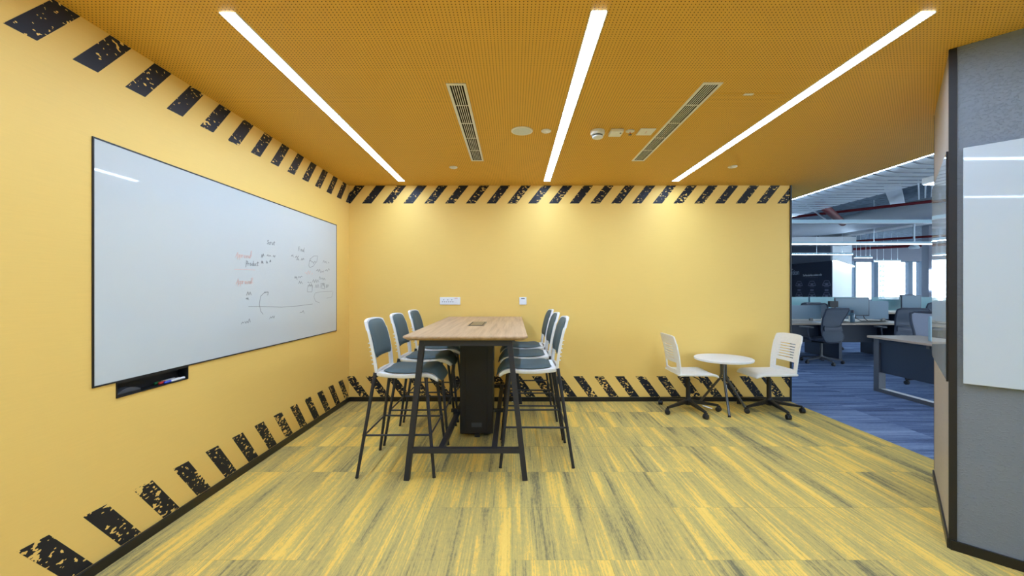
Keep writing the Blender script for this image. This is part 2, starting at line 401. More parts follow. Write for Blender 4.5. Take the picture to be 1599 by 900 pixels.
def vent(x0, x1, y0, y1, label):
    cx, cy = (x0+x1)/2, (y0+y1)/2; hw, hl = (x1-x0)/2, (y1-y0)/2
    t = thing('air_vent', label, 'vent', (cx, cy, H), 0, 'linear air vents')
    MB().box(-hw+0.004, hw-0.004, -hl+0.004, hl-0.004, -0.0022, -0.0005).build('void', 'dark', t, smooth=False)
    for sx in (-1, 1):
        MB().box(sx*hw-(0.018 if sx > 0 else 0), sx*hw+(0.018 if sx < 0 else 0), -hl, hl, -0.006, -0.0005).build('frame_rail', 'offwhite', t, smooth=False)
        MB().box(-hw+0.018, hw-0.018, sx*hl-(0.02 if sx > 0 else 0), sx*hl+(0.02 if sx < 0 else 0), -0.006, -0.0005).build('frame_rail', 'offwhite', t, smooth=False)
    n = 6; wd = 2*hw-0.036
    for i in range(1, n):
        x = -hw+0.018+wd*i/n
        MB().box(x-0.0022, x+0.0022, -hl+0.02, hl-0.02, -0.0045, -0.0025).build('blade', 'offwhite', t, smooth=False)
    for i in range(1, 5):
        y = -hl+2*hl*i/5
        MB().box(-hw+0.018, hw-0.018, y-0.004, y+0.004, -0.0040, -0.0025).build('cross_bar', 'offwhite', t, smooth=False)
vent(-0.416, -0.294, 2.52, 4.04, 'linear air vent in the ceiling beside the round speaker')
vent(1.163, 1.285, 2.51, 4.04, 'linear air vent in the ceiling beside the access panel')
t = thing('ceiling_speaker', 'round white ceiling speaker with grey grille', 'speaker', (0.067, 3.275, H))
MB().lathe([(0.087, -0.001), (0.087, -0.006), (0.080, -0.009), (0.074, -0.009)], 36).build('rim', 'white', t)
MB().lathe([(0.074, -0.008), (0.074, -0.0095), (0.03, -0.012), (0.004, -0.0125)], 36).build('grille', 'tray', t)
def disc(x, y, r, label, name='ceiling_sensor', cat='sensor'):
    t = thing(name, label, cat, (x, y, H))
    MB().lathe([(r, -0.001), (r, -0.006), (r*0.86, -0.011), (r*0.5, -0.012)], 28).build('cover', 'offwhite', t)
    MB().lathe([(r*0.26, -0.012), (r*0.24, -0.017), (r*0.1, -0.019)], 14).build('lens', 'white', t)
disc(0.26, 3.275, 0.040, 'small round white sensor between the speaker and the middle LED light')
disc(-0.624, 4.25, 0.042, 'small pale ceiling disc near the back wall above the tall table', 'concealed_sprinkler', 'sprinkler')
disc(2.26, 4.23, 0.045, 'small pale ceiling disc near the back wall above the round table', 'concealed_sprinkler', 'sprinkler')
t = thing('smoke_detector', 'white drum shaped smoke detector with dark slots', 'smoke detector', (0.672, 3.28, H))
MB().lathe([(0.056, -0.001), (0.056, -0.02), (0.052, -0.034), (0.044, -0.036)], 30).build('body', 'white', t)
MB().lathe([(0.040, -0.036), (0.040, -0.046)], 30).build('slot_ring', 'blackpl', t)
MB().lathe([(0.043, -0.046), (0.042, -0.056), (0.03, -0.062)], 30).build('cap', 'offwhite', t)
t = thing('occupancy_sensor', 'white square box sensor next to the smoke detector', 'sensor', (0.818, 3.28, H))
MB().box(-0.05, 0.05, -0.055, 0.055, -0.03, -0.001).build('body', 'white', t, 0.006)
MB().lathe([(0.007, -0.03), (0.007, -0.032)], 12, (0.03, -0.03, 0)).build('indicator', 'blackpl', t)
t = thing('ceiling_sprinkler', 'small sprinkler head with red bulb in a white ring', 'sprinkler', (0.932, 3.28, H))
MB().lathe([(0.036, -0.001), (0.034, -0.006), (0.016, -0.010)], 24).build('escutcheon', 'offwhite', t)
MB().tube((0, 0, -0.009), (0, 0, -0.03), 0.0035, n=8).build('bulb', 'redcap', t)
MB().lathe([(0.014, -0.030), (0.014, -0.033)], 16).build('deflector', 'metal', t)
t = thing('ceiling_plate', 'flat white rectangular plate on the ceiling beside the sprinkler head', 'cover plate', (1.062, 3.29, H))
MB().box(-0.062, 0.062, -0.068, 0.068, -0.008, -0.0005).build('plate', 'offwhite', t, 0.003)
MB().box(-0.003, 0.003, -0.02, 0.02, -0.0095, -0.0085).build('mark', 'inkred', t)
t = thing('access_panel', 'square perforated access panel beside the vent, set in the yellow ceiling', 'access panel', (1.525, 2.885, H))
MB().box(-0.228, 0.228, -0.233, 0.233, -0.003, 0.0).build('panel', 'ceil', t)
for y in (-0.225,): MB().box(-0.03, 0.03, y-0.012, y+0.012, -0.005, -0.003).build('latch', 'offwhite', t)

# ------------------------------------------------------------------ whiteboard on the left wall
wb = thing('whiteboard', 'long white glass whiteboard with black edge and faded handwriting', 'whiteboard', (XL, 3.303, 1.50))
W2, H2 = 1.348, 0.602
MB().box(0.0, 0.005, -W2+0.005, W2-0.006, -H2+0.006, H2-0.006).build('panel', 'glassboard', wb, smooth=False)
for sgn in (-1, 1):
    MB().box(0.0, 0.0065, -W2, W2, sgn*H2-(0.008 if sgn > 0 else 0), sgn*H2+(0.008 if sgn < 0 else 0)).build('frame_rail', 'blackpl', wb, smooth=False)
    MB().box(0.0, 0.0065, sgn*W2-(0.007 if sgn > 0 else 0), sgn*W2+(0.007 if sgn < 0 else 0), -H2+0.008, H2-0.008).build('frame_rail', 'blackpl', wb, smooth=False)
XP = XL+0.0053
def wbp(px, py):                                     # photo pixel to board-plane coordinates
    Y = F*XP/(px-CX); return (Y, HC+(CY-py)/F*Y)
def ribbon(mb, pts, wd):
    for (a, b) in zip(pts, pts[1:]):
        dy, dz = b[0]-a[0], b[1]-a[1]; L = math.hypot(dy, dz)
        if L < 1e-5: continue
        ny, nz = -dz/L*wd/2, dy/L*wd/2; ey, ez = dy/L*wd*0.3, dz/L*wd*0.3
        q = [(a[0]-ey+ny, a[1]-ez+nz), (b[0]+ey+ny, b[1]+ez+nz), (b[0]+ey-ny, b[1]+ez-nz), (a[0]-ey-ny, a[1]-ez-nz)]
        mb.prism([(XP-XL, y-3.303, z-1.50) for y, z in q], (0.0004, 0, 0))
LET = {'A': [[(0,0),(.4,1),(.8,0)],[(.15,.4),(.65,.4)]], 'p': [[(0,.55),(0,-.4)],[(0,.5),(.4,.55),(.45,.2),(.05,.05)]],
 'r': [[(0,.55),(0,0)],[(0,.4),(.35,.55)]], 'o': [[(.2,.55),(0,.3),(.2,0),(.42,.25),(.2,.55)]], 'v': [[(0,.5),(.2,0),(.45,.55)]],
 'a': [[(.4,.5),(.05,.45),(.1,.05),(.4,.2),(.4,.5),(.48,0)]], 'l': [[(.1,1),(.08,.1),(.25,0)]], '1': [[(0,.7),(.2,1),(.2,0)],[(0,0),(.45,0)]],
 '2': [[(0,.75),(.25,1),(.45,.7),(0,0),(.55,0)]], 'P': [[(0,-.3),(.05,1)],[(.05,1),(.5,.85),(.35,.5),(.03,.45)]], 'd': [[(.4,.4),(.05,.35),(.1,0),(.4,.1),(.45,1),(.48,0)]],
 'u': [[(0,.5),(.05,0),(.35,.1),(.4,.5),(.45,0)]], 'c': [[(.4,.45),(.05,.35),(.1,0),(.4,.05)]], 't': [[(.15,.9),(.18,0),(.35,.05)],[(-.1,.6),(.45,.66)]],
 'F': [[(0,0),(.05,1),(.55,1)],[(.03,.5),(.4,.52)]], 'i': [[(.1,.5),(.1,0)]], 'n': [[(0,.5),(0,0)],[(0,.35),(.25,.5),(.35,0)]], 's': [[(.35,.5),(.05,.4),(.35,.15),(0,0)]],
 'S': [[(.5,.9),(.1,.85),(.1,.55),(.5,.4),(.35,.05),(0,.1)]], ' ': []}
rs = random.Random(11)
def write(text, px, py, hpx, m='ink', slope=0.0, wd=0.005):
    y0, z0 = wbp(px, py); hh = hpx/F*y0; mb = MB(); x = 0
    for ch in text:
        for st in LET[ch]:
            ribbon(mb, [(y0+(x+p[0]+0.15*p[1])*hh+rs.uniform(-.03, .03)*hh, z0+p[1]*hh+x*hh*slope+rs.uniform(-.04, .04)*hh) for p in st], wd)
        x += 0.62
    mb.build('handwriting', m, wb, smooth=False)
def scribble(px, py, wpx, hpx, m='ink', wd=0.005, n=None):
    y0, z0 = wbp(px, py); y1, _ = wbp(px+wpx, py); hh = hpx/F*y0; n = n or max(4, int(wpx/1.6)); mb = MB(); pts = []
    for i in range(n+1):
        if rs.random() < 0.12 and len(pts) > 2: ribbon(mb, pts, wd); pts = []
        pts.append((y0+(y1-y0)*i/n+rs.uniform(-.2, .2)*(y1-y0)/n, z0+hh*(0.75 if i % 2 else 0.1)+rs.uniform(-.3, .3)*hh))
    ribbon(mb, pts, wd); mb.build('handwriting', m, wb, smooth=False)
def stroke(pts, m='ink', wd=0.004):
    mb = MB(); ribbon(mb, [wbp(*p) for p in pts], wd); mb.build('drawn_line', m, wb, smooth=False)
write('Approval', 368, 402, 8, 'inkred', 0.03, 0.0055); write('1', 391, 400, 8, 'inkred', 0.03, 0.0055)
write('Approval', 369, 444, 8, 'inkred', 0.03, 0.0055); write('2', 392, 442, 8, 'inkred', 0.03, 0.0055)
write('Product', 384, 415, 7.5, 'ink', 0.05); write('Scrut', 417, 381, 7, 'ink'); write('Final', 466, 392, 6.5, 'ink')
for a in ((408, 402, 4, 6), (408, 411, 3, 4), (417, 402, 6, 6), (416, 411, 2, 4), (421, 410, 2, 5), (426, 401, 5, 4), (455, 401, 3, 4), (461, 402, 7, 3), (463, 406, 4, 3),
          (470, 406, 5, 3), (483, 410, 10, 4), (504, 411, 10, 4), (494, 425, 12, 5), (508, 423, 7, 4), (460, 436, 4, 4), (465, 434, 7, 4), (466, 443, 6, 4), (480, 443, 6, 5),
          (488, 441, 10, 5), (498, 437, 10, 5), (482, 450, 6, 7), (492, 449, 6, 6), (502, 448, 5, 7), (509, 449, 4, 5), (385, 462, 7, 6), (384, 468, 4, 4),
          (377, 508, 14, 9), (421, 499, 8, 6), (468, 490, 7, 4)): scribble(*a)
scribble(476, 428, 12, 5, 'inkred')
stroke([(366, 421), (388, 421.5), (398, 422)], 'inkred', 0.004)
stroke([(388, 479), (410, 479), (440, 480), (465, 478), (488, 475)])
stroke([(411, 491), (407, 486), (405, 475), (407, 463), (412, 458), (418, 456)]); stroke([(413, 456.5), (419, 456.5), (418, 461)], 'ink', 0.006)
stroke([(482, 415), (484, 405), (490, 400), (496, 400), (495, 408), (489, 416), (484, 418), (482, 415)])
stroke([(480, 452), (481, 446), (488, 446), (487, 456), (480, 456), (480, 452)]); stroke([(501, 450), (501, 443), (507, 443), (507, 451), (501, 450)])
stroke([(519, 455), (500, 456), (492, 458), (490, 464), (493, 471), (499, 473)], 'ink', 0.003); stroke([(510, 466), (518, 464), (520, 456)], 'ink', 0.003)

tr = thing('marker_tray', 'black open marker tray under the long whiteboard', 'tray', (XL, 2.302, 0.818))
MB().box(-0.060, -0.056, -0.225, 0.225, 0.003, 0.077).build('back_plate', 'blackpl', tr, smooth=False)
MB().box(-0.060, 0.006, -0.228, 0.228, 0.0, 0.004).build('shelf', 'blackpl', tr, smooth=False)
MB().box(-0.060, 0.006, -0.228, 0.228, 0.072, 0.080).build('top_rail', 'blackpl', tr, smooth=False)
for sg in (-1, 1):
    MB().box(-0.060, 0.006, sg*0.226-0.002, sg*0.226+0.002, 0.004, 0.072).build('end_plate', 'blackpl', tr, smooth=False)
e = thing('board_eraser', 'charcoal curved eraser lying in the marker tray', 'eraser', (XL-0.024, 2.152, 0.8222))
def er(u, v): return Vector(((v-0.5)*0.042, (u-0.5)*0.13, 0.012+0.022*(1-(2*u-1)**2)))
MB().sheet(12, 3, er, lambda u, v: Vector(((v-0.5)*0.042, (u-0.5)*0.13, 0.011))).build('grip', 'felt', e)
MB().box(-0.021, 0.021, -0.065, 0.065, 0.0, 0.011).build('pad', 'blackpl', e)
for i, (dx, dy, cap, nm) in enumerate(((-0.006, 0.01, 'bluecap', 'blue'), (-0.023, -0.008, 'redcap', 'red'), (-0.040, -0.018, 'greencap', 'green'))):
    mk = thing('marker_pen', 'white marker pen with %s cap in the marker tray' % nm, 'marker', (XL+dx, 2.43+dy, 0.8302), 0.0)
    MB().lathe([(0.0072, -0.03), (0.0074, 0.07), (0.005, 0.075)], 12, axis='Y').build('barrel', 'white', mk)
    MB().lathe([(0.005, -0.07), (0.0079, -0.066), (0.0079, -0.03)], 12, axis='Y').build('cap', cap, mk)

# ------------------------------------------------------------------ wall sockets
t = thing('power_socket', 'wide white multi-socket plate with red label', 'socket', (-0.775, D, 1.23))
MB().box(-0.125, 0.125, -0.012, 0, -0.046, 0.046).build('plate', 'white', t, 0.003)
for i in range(3):
    x = -0.078+0.05*i
    for (a, b, r) in ((0, 0.012, 0.0045), (-0.013, -0.012, 0.0045), (0.013, -0.012, 0.0045)):
        MB().box(x+a-r, x+a+r, -0.0135, -0.0118, b-r, b+r).build('pin_hole', 'blackpl', t)
MB().box(0.055, 0.092, -0.0135, -0.0118, 0.026, 0.036).build('label', 'inkred', t)
MB().box(0.062, 0.092, -0.016, -0.0118, -0.026, 0.018).build('switch', 'white', t)
t = thing('data_socket', 'small square white data socket plate with dark slot', 'socket', (0.114, D, 1.23))
MB().box(-0.044, 0.044, -0.012, 0, -0.046, 0.046).build('plate', 'white', t, 0.003)
MB().box(-0.022, 0.022, -0.0135, -0.0118, 0.024, 0.031).build('slot', 'blackpl', t)
MB().box(-0.028, 0.028, -0.015, -0.0118, -0.03, 0.012).build('cover', 'white', t)

# ------------------------------------------------------------------ tall table
TX, TY, TZ = -0.343, 3.925, 1.04
tb = thing('bar_table', 'tall oak-topped bar table on a black steel A-frame', 'table', (TX, TY, 0))
hw, hl = 0.443, 1.06
def rrect(hx, hy, r, z, n=6):
    out = []
    for cx, cy, a0 in ((hx-r, hy-r, 0), (-hx+r, hy-r, 90), (-hx+r, -hy+r, 180), (hx-r, -hy+r, 270)):
        out += [(cx+r*cos(radians(a0+90*i/n)), cy+r*sin(radians(a0+90*i/n)), z) for i in range(n+1)]
    return out
tt = MB(); L0 = rrect(hw-0.03, hl-0.03, 0.03, TZ-0.030); L1 = rrect(hw, hl, 0.045, TZ-0.012); L2 = rrect(hw, hl, 0.045, TZ-0.003); L3 = rrect(hw-0.003, hl-0.003, 0.043, TZ)
n = len(L0); tt.add(L0+L1+L2+L3, [tuple(range(n))[::-1]]+[(q*n+i, q*n+(i+1) % n, (q+1)*n+(i+1) % n, (q+1)*n+i) for q in range(3) for i in range(n)]+[tuple(range(3*n, 4*n))])
tt.build('tabletop', 'wood', tb)
pb = MB().box(-0.075, 0.075, -0.225, 0.225, TZ, TZ+0.002).build('power_box', 'metal', tb)
MB().box(-0.066, 0.060, -0.215, 0.20, TZ+0.0021, TZ+0.0026).build('gap', 'dark', pb)
MB().box(-0.056, 0.056, -0.195, 0.205, TZ+0.0027, TZ+0.0045).build('flap', 'bronze', pb)
for yy in (-0.975, 0.975):
    for sx in (-1, 1):
        MB().bar((sx*0.425, yy, 0.0), (sx*0.312, yy, 1.008), 0.038, 0.042, (0, 1, 0)).build('leg', 'black', tb)
    MB().box(-0.30, 0.30, yy-0.018, yy+0.018, 0.965, 1.008).build('top_rail', 'black', tb)
    MB().box(-0.392, 0.392, yy-0.018, yy+0.018, 0.195, 0.232).build('foot_rail', 'black', tb)
for x in (-0.18, 0.203):
    MB().box(x-0.02, x+0.02, -0.957, 0.957, 0.195, 0.232).build('side_rail', 'black', tb)
MB().box(-0.11, 0.11, -0.957, 0.957, 0.985, 1.008).build('centre_rail', 'black', tb)
cc = MB().box(-0.153, 0.153, -0.14, 0.14, 0.035, 0.984).build('cable_column', 'blackpl', tb, 0.004)
MB().box(-0.10, 0.10, -0.146, -0.141, 0.05, 0.90).build('front_panel', 'blackpl', cc, 0.002)
MB().box(-0.11, 0.13, -0.15, -0.141, 0.925, 0.984).build('top_plate', 'black', cc, 0.002)
MB().box(-0.045, 0.05, -0.149, -0.1465, 0.10, 0.14).build('label_plate', 'felt', cc)
MB().box(-0.02, 0.03, -0.13, -0.10, 0.0, 0.034).build('foot', 'blackpl', cc)
for sx, x0, x1 in ((-1, -0.235, -0.1535), (1, 0.1535, 0.265)):
    bk = MB().box(x0, x1, -0.14, -0.10, 0.233, 0.262).build('bracket', 'blackpl', tb, 0.003)
    for xx in (x0+0.012, x1-0.02):
        for zz in (0.24, 0.254):
            MB().lathe([(0.0035, -0.1425), (0.0035, -0.1401)], 8, (xx, 0, zz), 'Y').build('bolt', 'metal', bk)

# ------------------------------------------------------------------ bar chairs
def lerp(a, b, t): return a+(b-a)*t
def sq(u, p=0.35):                       # lateral coordinate -1..1
    return 2*u-1
def make_bar_chair(label, group):
    t = thing('bar_chair', label, 'chair', group=group)
    # seat shell: u across, v back to front
    def wid(v): return 0.212*(1-0.10*max(0, (v-0.75)/0.25)**2)*(1-0.06*max(0, (0.2-v)/0.2)**2)
    def xs(v): return -0.165+0.465*v
    def zs(u, v):
        a = sq(u); z = 0.752-0.016*sin(pi*min(v*1.1, 1))+0.010*a*a
        if v > 0.78: z -= 0.055*((v-0.78)/0.22)**2
        return z
    top = lambda u, v: Vector((xs(v), sq(u)*wid(v), zs(u, v)))
    bot = lambda u, v: Vector((xs(v)-0.004, sq(u)*wid(v)*0.97, zs(u, v)-(0.030+0.012*abs(sq(u))**3)))
    MB().sheet(10, 14, top, bot).build('seat_shell', 'white', t, sub=1)
    def pw(v):
        k = 1-max(0, (0.16-v)/0.16)**2.2*0.30-max(0, (v-0.80)/0.20)**2.2*0.22
        return 0.200*k
    def ptop(u, v):
        vv = 0.08+0.94*v; a = abs(sq(u)); e = (1-a**6)*(1-abs(2*v-1)**10)
        return Vector((xs(vv)+0.012*v, sq(u)*pw(v), zs(u, vv)+0.004+0.030*e+(0.0 if v < .85 else -0.02*(v-.85)/.15)))
    def pbot(u, v):
        vv = 0.08+0.94*v
        return Vector((xs(vv)+0.006*v, sq(u)*pw(v)*0.99, zs(u, vv)+0.0015-(0.0 if v < .9 else 0.018*(v-.9)/.1)))
    MB().sheet(12, 18, ptop, pbot).build('seat_pad', 'teal', t, sub=1)
    # backrest: u across, v bottom to top
    def bx(u, v):
        z = 0.735+0.412*v; a = sq(u)
        return Vector((-0.158-0.030*v-0.055*v*v+0.022*a*a-0.012, a*(0.200+0.014*sin(pi*min(v*1.05, 1)))*(1-0.05*max(0, (v-.85)/.15)**2), z-0.018*abs(a)**4*(v > .8)))
    bk = MB().sheet(12, 20, bx, lambda u, v: bx(u, v)+Vector((-0.020, 0, 0)), mask=lambda i, j: 1 <= i <= 10 and 1 <= j <= 5).build('backrest_shell', 'white', t)
    def pd(u, v, k):
        u2 = 0.035+0.93*u; v2 = 0.295+0.685*v; p = bx(u2, v2); a = abs(sq(u)); e = (1-a**6)*(1-abs(2*v-1)**8)
        side = 1-0.10*abs(2*v-1)**6
        return Vector((p.x+0.0015+k*(0.004+0.022*e), p.y*side, p.z))
    MB().sheet(12, 14, lambda u, v: pd(u, v, 1), lambda u, v: pd(u, v, 0)).build('back_pad', 'teal', t, sub=1)
    for i in range(6):
        v = 0.20+0.075*i
        for sg in (0.03, 0.97):
            p = bx(sg, v)+Vector((-0.020, 0, 0))
            MB().bar(p+Vector((0.004, 0, 0)), p+Vector((-0.011, 0, 0)), 0.022, 0.006).build('rib', 'white', bk)
    lg = {}
    for sy in (-1, 1):
        a0, a1 = Vector((-0.168, sy*0.198, 0.752)), Vector((-0.280, sy*0.260, 0.0))
        b0, b1 = Vector((0.205, sy*0.185, 0.715)), Vector((0.280, sy*0.255, 0.0))
        for nm, p, q in (('b', a0, a1), ('f', b0, b1)):
            l = MB().tube(p, q+(p-q)*0.008, 0.0135, 0.0115, 12).build('leg', 'black', t); lg[(nm, sy)] = (p, q)
            MB().tube(q+(p-q)*0.012, q, 0.0128, 0.0128, 12).build('foot_cap', 'blackpl', l)
    at = lambda k, z: lg[k][1]+(lg[k][0]-lg[k][1])*(z/lg[k][0].z)
    for sy in (-1, 1): MB().tube(at(('b', sy), 0.302)+Vector((-0.012, 0, 0)), at(('f', sy), 0.302)+Vector((0.012, 0, 0)), 0.0075, n=10).build('footrest_bar', 'black', t)
    for k in 'bf': MB().tube(at((k, -1), 0.302), at((k, 1), 0.302), 0.007, n=10).build('footrest_bar', 'black', t)
    MB().tube(at(('f', -1), 0.70), at(('f', 1), 0.70), 0.009, n=10).build('seat_support', 'black', t)
    MB().tube(at(('b', -1), 0.715), at(('b', 1), 0.715), 0.009, n=10).build('seat_support', 'black', t)
    return t
GA, GB = 'bar chairs on the whiteboard side of the tall table', 'bar chairs on the office side of the tall table'
ch = make_bar_chair('white bar chair with slate pads, whiteboard side of tall table, first from the free end', GA)
ch.location = (-0.858, 3.235, 0)
copy_thing(ch, (-0.858, 3.857, 0), 0.01, 'white bar chair with slate pads, whiteboard side of tall table, middle of its row', GA)
copy_thing(ch, (-0.852, 4.478, 0), 0, 'white bar chair with slate pads, whiteboard side of tall table, next to the back wall', GA)
copy_thing(ch, (0.178, 3.40, 0), pi, 'white bar chair with slate pads, office side of tall table, first from the free end', GB)
copy_thing(ch, (0.170, 3.985, 0), pi, 'white bar chair with slate pads, office side of tall table, middle of its row', GB)
copy_thing(ch, (0.168, 4.57, 0), pi+0.02, 'white bar chair with slate pads, office side of tall table, next to the back wall', GB)

# ------------------------------------------------------------------ round table and swivel chairs
rt = thing('round_table', 'small round white table on grey tripod legs between two white swivel chairs', 'table', (2.395, 4.68, 0))
MB().lathe([(0.29, 0.562), (0.306, 0.566), (0.31, 0.574), (0.31, 0.586), (0.305, 0.590), (0.2, 0.590), (0.01, 0.590)], 56).build('tabletop', 'white', rt)
MB().lathe([(0.10, 0.552), (0.10, 0.562)], 24).build('mount_plate', 'metal', rt)
for a in (-106, -2, 118):
    d = Vector((cos(radians(a)), sin(radians(a)), 0)); R0 = {-106: 0.30, -2: 0.25, 118: 0.31}[a]
    l = MB().path([d*0.024+Vector((0, 0, 0.555)), d*0.026+Vector((0, 0, 0.40)), d*0.045+Vector((0, 0, 0.345)), d*R0+Vector((0, 0, 0.012))], 0.0135, 12).build('leg', 'metal', rt)
    MB().tube(d*R0+Vector((0, 0, 0.014)), d*(R0+0.004), 0.0148, n=12).build('foot_cap', 'blackpl', l)
    if a == -106:
        MB().bar(d*0.068+Vector((0.004, -0.014, 0.30)), d*0.118+Vector((0.004, -0.014, 0.21)), 0.02, 0.004, (0, -1, 0)).build('tag', 'offwhite', l)
def caster(parent, x, y, a, m='blackpl'):
    c = MB(); d = Vector((cos(a), sin(a), 0)); p = Vector((x, y, 0.0275))
    c.path([p-d*0.024, p-d*0.021, p-d*0.004, p-d*0.003, p+d*0.003, p+d*0.004, p+d*0.021, p+d*0.024], [0.020, 0.0272, 0.0275, 0.022, 0.022, 0.0275, 0.0272, 0.020], 16)
    c.bar(p+Vector((0, 0, 0.014)), p+Vector((0, 0, 0.040)), 0.03, 0.024)
    k = c.build('caster', m, parent)
    return k
def star_base(t, m, R=0.33, hub=0.10, a0=207, n=5):
    MB().lathe([(0.034, hub-0.035), (0.036, hub+0.01), (0.028, hub+0.045)], 20).build('hub', m, t)
    for i in range(n):
        a = radians(a0+72*i); d = Vector((cos(a), sin(a), 0)); s = Vector((-sin(a), cos(a), 0))
        def tp(u, v): return d*lerp(0.02, R-0.008, v)+s*(2*u-1)*lerp(0.026, 0.014, v)+Vector((0, 0, lerp(hub+0.028, 0.084, v)-0.004*(2*u-1)**2))
        def bt(u, v): return d*lerp(0.02, R-0.008, v)+s*(2*u-1)*lerp(0.022, 0.011, v)+Vector((0, 0, lerp(hub-0.014, 0.062, v)))
        l = MB().sheet(4, 6, tp, bt).build('base_leg', m, t)
        MB().tube(d*(R-0.014)+Vector((0, 0, 0.03)), d*(R-0.014)+Vector((0, 0, 0.07)), 0.007, n=8).build('caster_stem', m, l)
        ca = a+random.choice((0.3, 0.9, 1.5)); caster(l, d.x*(R-0.006), d.y*(R-0.006), ca)
def make_swivel(label):
    t = thing('swivel_chair', label, 'chair', group='white swivel chairs')
    star_base(t, 'blackpl')
    MB().tube((0, 0, 0.12), (0, 0, 0.36), 0.024, n=14).tube((0, 0, 0.34), (0, 0, 0.412), 0.016, n=14).build('gas_lift', 'blackpl', t)
    MB().box(-0.09, 0.07, -0.07, 0.07, 0.400, 0.416).build('seat_plate', 'blackpl', t, 0.004)
    MB().path([(0.02, -0.05, 0.402), (0.05, -0.17, 0.385), (0.06, -0.20, 0.36)], [0.006, 0.006, 0.011], 8).build('lever', 'blackpl', t)
    def xs(v): return -0.19+0.46*v
    def zs(u, v):
        a = sq(u); z = 0.448-0.014*sin(pi*min(1, v*1.1))*(1-a*a)
        if v > 0.8: z -= 0.035*((v-0.8)/0.2)**2
        return z+0.008*a*a
    def wd(v): return 0.222*(1-0.16*max(0, (v-0.7)/0.3)**2.5)
    MB().sheet(10, 14, lambda u, v: Vector((xs(v), sq(u)*wd(v), zs(u, v))), lambda u, v: Vector((xs(v), sq(u)*wd(v)*0.97, zs(u, v)-0.018-0.016*abs(sq(u))**4))).build('seat', 'offwhite', t, sub=1)
    def bx(u, v):
        a = sq(u); z = 0.438+0.432*v
        return Vector((-0.172-0.02*v-0.055*v*v+0.028*a*a-0.012, a*(0.205+0.006*sin(pi*v))*(1-0.05*max(0, (v-.86)/.14)**2), z-0.014*abs(a)**4*(v > .8)))
    slots = {17, 20, 23, 26, 29, 32}
    MB().sheet(14, 44, bx, lambda u, v: bx(u, v)+Vector((-0.014, 0, 0)), mask=lambda i, j: (2 <= i <= 11 and 5 <= j <= 12) or (3 <= i <= 10 and j in slots)).build('backrest', 'offwhite', t)
    return t
sc1 = make_swivel('white plastic swivel chair beside the round table, nearer the tall table'); sc1.location = (1.975, 4.64, 0)
sc2 = copy_thing(sc1, (2.885, 4.63, 0), pi+0.06, 'white plastic swivel chair beside the round table, at the black edge of the yellow wall')
for c_ in sc2.children:
    if c_.name.startswith('base_leg'): c_.rotation_euler = (0, 0, radians(24))
tg = MB().bar((0.10, -0.145, 0.094), (0.17, -0.21, 0.083), 0.026, 0.003).build('tag', 'offwhite', sc1)

# ------------------------------------------------------------------ office shell
ZS = 3.55
struct(MB().box(XC+0.02, 24, YB, 24, ZS, ZS+0.2).build('ceiling_slab', 'slab', smooth=False))
struct(MB().box(XC-0.018, XC+0.03, YB, 24, H+0.11, ZS).build('wall_bulkhead', 'whitewall', smooth=False))
cs = struct(MB().box(XC+0.035, 4.9, 2.2, 8.6, H+0.16, H+0.18).build('ceiling_slatted', 'duct', smooth=False))
sl_me = None
for i in range(42):
    y = 2.3+0.15*i
    if sl_me is None:
        prof = [(XC+0.035, 0.075), (XC+0.08, 0.05), (XC+0.13, 0.028), (XC+0.19, 0.011), (XC+0.26, 0.002), (XC+0.34, 0.0), (4.9, 0.0)]
        def sp(u, v, dz):
            k = v*(len(prof)-1); a = min(int(k), len(prof)-2); q = k-a
            return Vector((lerp(prof[a][0], prof[a+1][0], q), (u-0.5)*0.108, lerp(prof[a][1], prof[a+1][1], q)+dz))
        o = MB().sheet(1, 6, lambda u, v: sp(u, v, 0.0), lambda u, v: sp(u, v, 0.004)).build('slat', 'slat', cs); sl_me = o.data
    else:
        o = bpy.data.objects.new('slat', sl_me); COL.objects.link(o); o.parent = cs
    o.location = (0, y, H)
dl = thing('box_downlight', 'small white box downlight under the slatted ceiling edge', 'light', (4.74, 4.62, H-0.001))
MB().box(-0.07, 0.07, -0.07, 0.07, -0.075, 0.0).build('body', 'white', dl, 0.003)
MB().box(-0.06, 0.06, -0.06, 0.06, -0.078, -0.0755).build('diffuser', 'ledoff', dl)

# far walls: navy mural wall, white angled wall, window walls
A = Vector((11.65, 15.0, 0)); B = Vector((11.65, 24, 0)); Cw = Vector((15.6, 18.9, 0))
mw = struct(MB().box(11.65, 11.67, 15.0, 24, 0, 2.42).build('wall_mural', 'navy', smooth=False))
struct(MB().box(11.60, 11.67, 15.0, 24, 2.42, ZS).build('wall_mural_upper', 'greywall', smooth=False))
dw = (Cw-A).normalized(); nw = Vector((dw.y, -dw.x, 0)); LW = (Cw-A).length
struct(MB().prism([A+Vector((0.021, 0, 0)), Cw, Cw+Vector((0, 0.2, 0)), A+Vector((0.021, 0.2, 0))], (0, 0, ZS)).build('wall_angled', 'whitewall', smooth=False))
ls = thing('wall_wash_light', 'thin bright LED line along the top of the white angled office wall', 'light')
MB().prism([A+nw*0.05+dw*0.1, Cw+nw*0.05-dw*0.1, Cw+nw*0.10-dw*0.1, A+nw*0.10+dw*0.1], (0, 0, 0.03)).build('diffuser', 'ledoff', ls)
ls.location.z = 2.40
MB().prism([A+nw*0.0+dw*0.1, Cw+nw*0.0-dw*0.1, Cw+nw*0.10-dw*0.1, A+nw*0.10+dw*0.1], (0, 0, 0.04)).build('housing', 'whitewall', ls).location.z = 0.031
struct(MB().box(3.2, 11.85, 24, 24.2, 0, ZS).build('wall_north', 'whitewall', smooth=False))
ws = MB().box(4.57, 22.2, YB-0.2, YB, 0, 0.85); ws.box(4.57, 22.2, YB-0.2, YB, 2.68, ZS)
